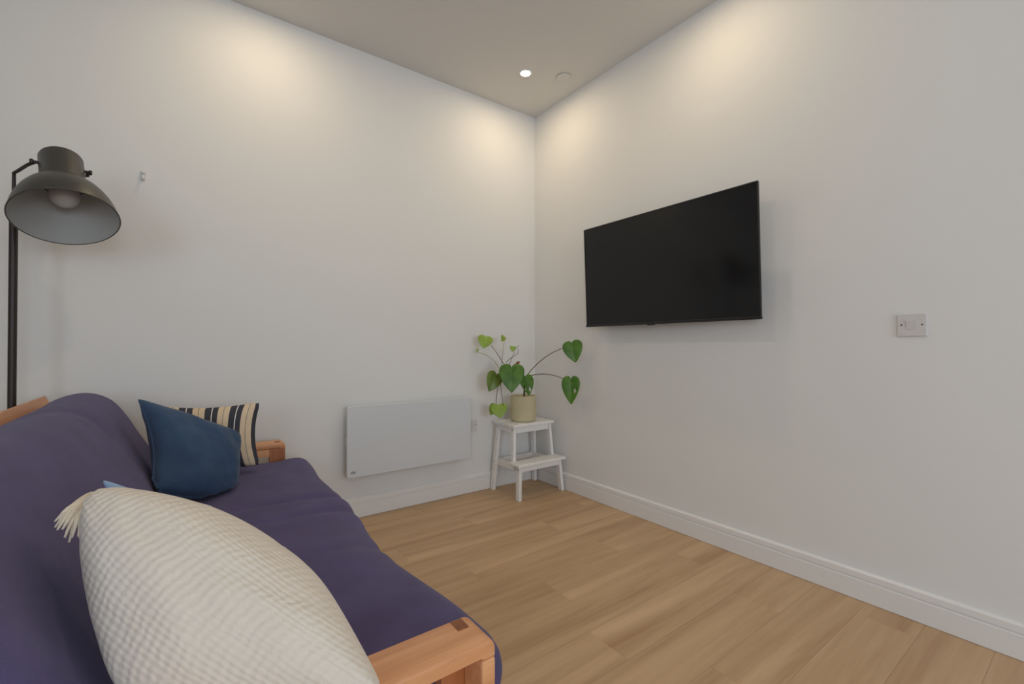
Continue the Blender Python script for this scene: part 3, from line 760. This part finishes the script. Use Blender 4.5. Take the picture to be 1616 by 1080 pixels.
rows = [MY0, MY0 + 0.006, MY0 + 0.018, MY0 + 0.036, MY0 + 0.06]
NY = 130
rows += [MY0 + 0.06 + (MY1 - MY0 - 0.12) * i / NY for i in range(1, NY)]
rows += [MY1 - 0.06, MY1 - 0.036, MY1 - 0.018, MY1 - 0.006, MY1]
def crease(y_, c, w): return math.exp(-((y_ - c) / w) ** 2)
def mdisp(p, y_):
    d = 0.006 * noise.noise(Vector((p.x * 2.6, y_ * 2.2, p.z * 2.6))) + 0.003 * noise.noise(Vector((p.x * 7, y_ * 6, p.z * 7 + 3)))
    seat = max(0, min(1, (p.x - 0.06) / 0.25)) * (1 if p.z > 0.33 else 0)
    # shallow cross folds in the seat
    for c, w, a, sl in ((1.87, 0.020, 0.009, 0.10), (1.70, 0.018, 0.0075, 0.02), (1.36, 0.03, 0.004, -0.12)):
        yy = y_ - sl * (0.45 - p.x)
        d += seat * (-a * crease(yy, c, w) + 0.55 * a * crease(yy, c - 0.06, 0.04) + 0.3 * a * crease(yy, c + 0.06, 0.04))
    # front edge undulates
    front = max(0, min(1, (p.x - 0.40) / 0.1))
    d += front * 0.013 * (math.sin(y_ * 7.4 + 0.9) * 0.6 + math.sin(y_ * 3.1 + 0.2))
    # fuller far end of the back rest
    back = max(0, min(1, (p.z - 0.60) / 0.2))
    d += back * 0.012 * (crease(y_, 2.42, 0.22) - 0.4)
    # draw-in folds in the back
    d -= back * 0.006 * crease(y_ + 0.5 * (p.z - 0.7), 2.05, 0.05)
    return d
bm = bmesh.new(); rings = []
for y_ in rows:
    e = min(y_ - MY0, MY1 - y_); rr = 0.06
    ins = 0.0 if e >= rr else rr - math.sqrt(max(0, rr * rr - (rr - e) ** 2))
    ins *= 0.75
    ring = []
    for p, n in zip(loop, nrm):
        under = p.z < 0.303 or (p.x < -0.16 and n.x < -0.5)
        k = mdisp(p, y_) if not under else 0.0
        q = p + n * (k - ins * (0.15 if under else 1)); ring.append(bm.verts.new((q.x, y_, q.z)))
    rings.append(ring)
for a, b in zip(rings, rings[1:]):
    for i in range(NL):
        bm.faces.new((a[i], a[(i + 1) % NL], b[(i + 1) % NL], b[i]))
bm.faces.new(rings[0]); bm.faces.new(list(reversed(rings[-1])))
bmesh.ops.recalc_face_normals(bm, faces=bm.faces)
tag(obj('futon_mattress', bm, M['navy'], None, True, 60), 'purple navy cotton futon mattress folded into seat and back on the oak frame', 'mattress')

# ------------------------------------------------------------------ cushions
def cushion_mesh(c00, c10, c11, c01, thick, edge=0.04, front_bias=0.5, n=40, power=0.55, seed=0, wr=0.004, corner_round=0.0, bulge=None, normal_hint=None):
    """c00 lower left, c10 lower right, c11 upper right, c01 upper left (as seen from the front)
    edge > 0 pulls the middles of the edges in; edge < 0 lets them bulge out"""
    c00, c10, c11, c01 = map(Vector, (c00, c10, c11, c01))
    nn = (c10 - c00 + c11 - c01).cross(c01 - c00 + c11 - c10).normalized()
    if normal_hint is not None and nn.dot(normal_hint) < 0: nn = -nn
    L = ((c10 - c00).length + (c01 - c00).length) / 2
    eb, er, et, el = bulge if bulge else (edge, edge, edge, edge)
    def base(u, v):
        # edge pull: u' and v' shift
        bu = 4 * v * (1 - v); bv = 4 * u * (1 - u)
        uu = u + (el * bu * (1 - u) - er * bu * u) / L
        vv = v + (eb * bv * (1 - v) - et * bv * v) / L
        return (c00 * (1 - uu) + c10 * uu) * (1 - vv) + (c01 * (1 - uu) + c11 * uu) * vv
    bm = bmesh.new(); uvl = bm.loops.layers.uv.new('UVMap'); uvs = {}
    def prof(u, v):
        a = max(0, 1 - abs(2 * u - 1) ** 2.2); b = max(0, 1 - abs(2 * v - 1) ** 2.2)
        return (a * b) ** power
    sides = []
    sp = [0.5 - 0.5 * math.cos(math.pi * i / n) * (0.35) - 0.65 * (0.5 - i / n) for i in range(n + 1)]
    sp = [0.65 * (i / n) + 0.35 * (0.5 - 0.5 * math.cos(math.pi * i / n)) for i in range(n + 1)]
    for sgn, frac in ((1, front_bias), (-1, 1 - front_bias)):
        g = []
        for j in range(n + 1):
            rowv = []
            for i in range(n + 1):
                u, v = sp[i], sp[j]
                if sgn < 0 and (i in (0, n) or j in (0, n)):
                    rowv.append(sides[0][j][i]); continue
                p = base(u, v); h = prof(u, v)
                p = p + ((c00 + c10 + c11 + c01) / 4 - p) * 0.04 * math.exp(-(min(u, 1 - u) ** 2 + min(v, 1 - v) ** 2) / 0.0035)
                if corner_round: p = p + ((c00 + c10 + c11 + c01) / 4 - p) * corner_round * math.exp(-((1 - u) ** 2 + (1 - v) ** 2) / 0.05)
                w = wr * noise.noise(Vector((u * 4 + seed, v * 4, sgn * 2.0))) + 0.5 * wr * noise.noise(Vector((u * 9 + seed, v * 9, sgn)))
                # pulls radiating from the corners
                cu_ = min(u, 1 - u); cv_ = min(v, 1 - v)
                w += 0.8 * wr * math.sin(18 * math.atan2(cv_ + 0.01, cu_ + 0.01)) * math.exp(-6 * (cu_ + cv_))
                p = p + nn * sgn * (thick * frac * h + w * min(1, h * 3))
                vert = bm.verts.new(p); uvs[vert] = (u, v); rowv.append(vert)
            g.append(rowv)
        sides.append(g)
    for s, g in enumerate(sides):
        for j in range(n):
            for i in range(n):
                q = (g[j][i], g[j][i + 1], g[j + 1][i + 1], g[j + 1][i])
                f = bm.faces.new(q if s == 0 else tuple(reversed(q)))
                for lp_ in f.loops: lp_[uvl].uv = uvs[lp_.vert]
    bmesh.ops.recalc_face_normals(bm, faces=bm.faces)
    seam = [sides[0][0][i] for i in range(n)] + [sides[0][j][n] for j in range(n)] + [sides[0][n][n - i] for i in range(n)] + [sides[0][n - j][0] for j in range(n)]
    return bm, seam

def piping(seam, r, mat, parent, name='piping'):
    bm = bmesh.new(); tube(bm, seam + [seam[0]], r, 6, False)
    return obj(name, bm, mat, parent, True)

def in_poly(x, z):
    c_ = False; j = NL - 1
    for i in range(NL):
        a, b = loop[i], loop[j]
        if (a.z > z) != (b.z > z) and x < (b.x - a.x) * (z - a.z) / (b.z - a.z) + a.x: c_ = not c_
        j = i
    return c_
def settle(bm, margin=0.017):
    # the soft filling gives way where the cushion rests on the mattress or an arm
    for v in bm.verts:
        x, y_, z = v.co
        if MY0 - 0.02 < y_ < MY1 + 0.02:
            best = min(range(NL), key=lambda i: (loop[i].x - x) ** 2 + (loop[i].z - z) ** 2)
            d = Vector((x, 0, z)) - loop[best]
            sd = d.length * (-1 if in_poly(x, z) else 1)
            if sd < margin:
                q = loop[best] + nrm[best] * margin; v.co.x, v.co.z = q.x, q.z
        x, y_, z = v.co
        for a0, a1 in ((AY0, AY1), (BY0, BY1)):
            if a0 - 0.022 < y_ < a1 + 0.022 and AX0 < x < AX1 + 0.01 and z < AZ + 0.007:
                if a0 > 2 : v.co.y = a0 - 0.022
                else: v.co.z = AZ + 0.007
# dark blue cushion leaning on the back rest
DB = dict(c00=P(238, 778, 1.52), c10=P(368, 792, 1.86), c11=P(380, 684, 1.95), c01=P(216, 628, 1.74))
bm, seam = cushion_mesh(DB['c00'], DB['c10'], DB['c11'], DB['c01'], 0.175, 0.006, 0.5, 40, 0.46, 3, 0.008, bulge=(0.0, 0.004, 0.012, 0.036), normal_hint=CAM - P(300, 720, 1.8))
settle(bm); seam = [v.co.copy() for v in seam]
cb = tag(obj('cushion', bm, M['darkblue'], None, True), 'plain dark blue linen cushion in front of the striped one', 'cushion', 'sofa cushions')
piping(seam, 0.0042, M['darkblue'], cb)
# striped cushion against the far arm
SB = dict(c00=P(262, 768, 1.95), c10=P(411, 735, 2.10), c11=P(412, 634, 2.12), c01=P(246, 640, 2.00))
bm, seam = cushion_mesh(SB['c00'], SB['c10'], SB['c11'], SB['c01'], 0.13, 0.022, 0.5, 40, 0.5, 8, 0.004, normal_hint=CAM - P(300, 720, 1.8))
settle(bm)
cs = tag(obj('cushion', bm, M['striped'], None, True), 'cream cushion with black stripes behind the dark blue one', 'cushion', 'sofa cushions')
# white gauze cushion in the near corner
WB = dict(c00=P(215, 1140, 0.62), c10=P(613, 1102, 0.618), c11=P(468, 850, 0.79), c01=P(146, 773, 0.76))
bm, seam = cushion_mesh(WB['c00'], WB['c10'], WB['c11'], WB['c01'], 0.18, 0.0, 0.55, 48, 0.42, 5, 0.006, corner_round=0.13, bulge=(0.0, -0.006, -0.026, -0.030), normal_hint=CAM - P(350, 920, 0.8))
settle(bm)
cw = tag(obj('cushion', bm, M['gauze'], None, True), 'cream crinkled gauze cushion with a fringed corner, lying over the sofa arm', 'cushion', 'sofa cushions')
tip = Vector(WB['c01'])
for i in range(16):
    a = i / 15.0
    s0 = tip + (Vector(WB['c00']) - tip) * (0.02 + 0.10 * a) * 0.8 + (P(140, 800, 0.87) - P(150, 800, 0.76)) * 0.2
    ex, ey = 88 + 56 * a + random.uniform(-6, 6), 828 + 26 * math.sin(a * 2.6) + random.uniform(-6, 6)
    e_ = P(ex, ey, 0.70 + random.uniform(-0.012, 0.012)); mid = P((ex + 150) / 2 - 6, 800 + 6 * a, 0.72)
    pts = bez(s0, s0 + (mid - s0) * 0.6 + Vector((0, 0, 0.006)), mid, e_, 9)
    bm = bmesh.new(); tube(bm, pts, [0.0028, 0.0030, 0.0026, 0.0026, 0.0026, 0.0026, 0.0038, 0.0040, 0.0024, 0.0014], 7)
    obj('tassel', bm, M['tassel'], cw, True)
# light blue cushion hidden behind the gauze one
LB = dict(c00=P(250, 930, 0.84), c10=P(440, 960, 0.87), c11=P(335, 796, 0.90), c01=P(154, 753, 0.83))
bm, seam = cushion_mesh(LB['c00'], LB['c10'], LB['c11'], LB['c01'], 0.06, 0.012, 0.5, 32, 0.5, 11, 0.003, normal_hint=CAM - P(300, 860, 1.0))
settle(bm)
tag(obj('cushion', bm, M['lightblue'], None, True), 'light blue cushion mostly hidden behind the cream gauze one', 'cushion', 'sofa cushions')
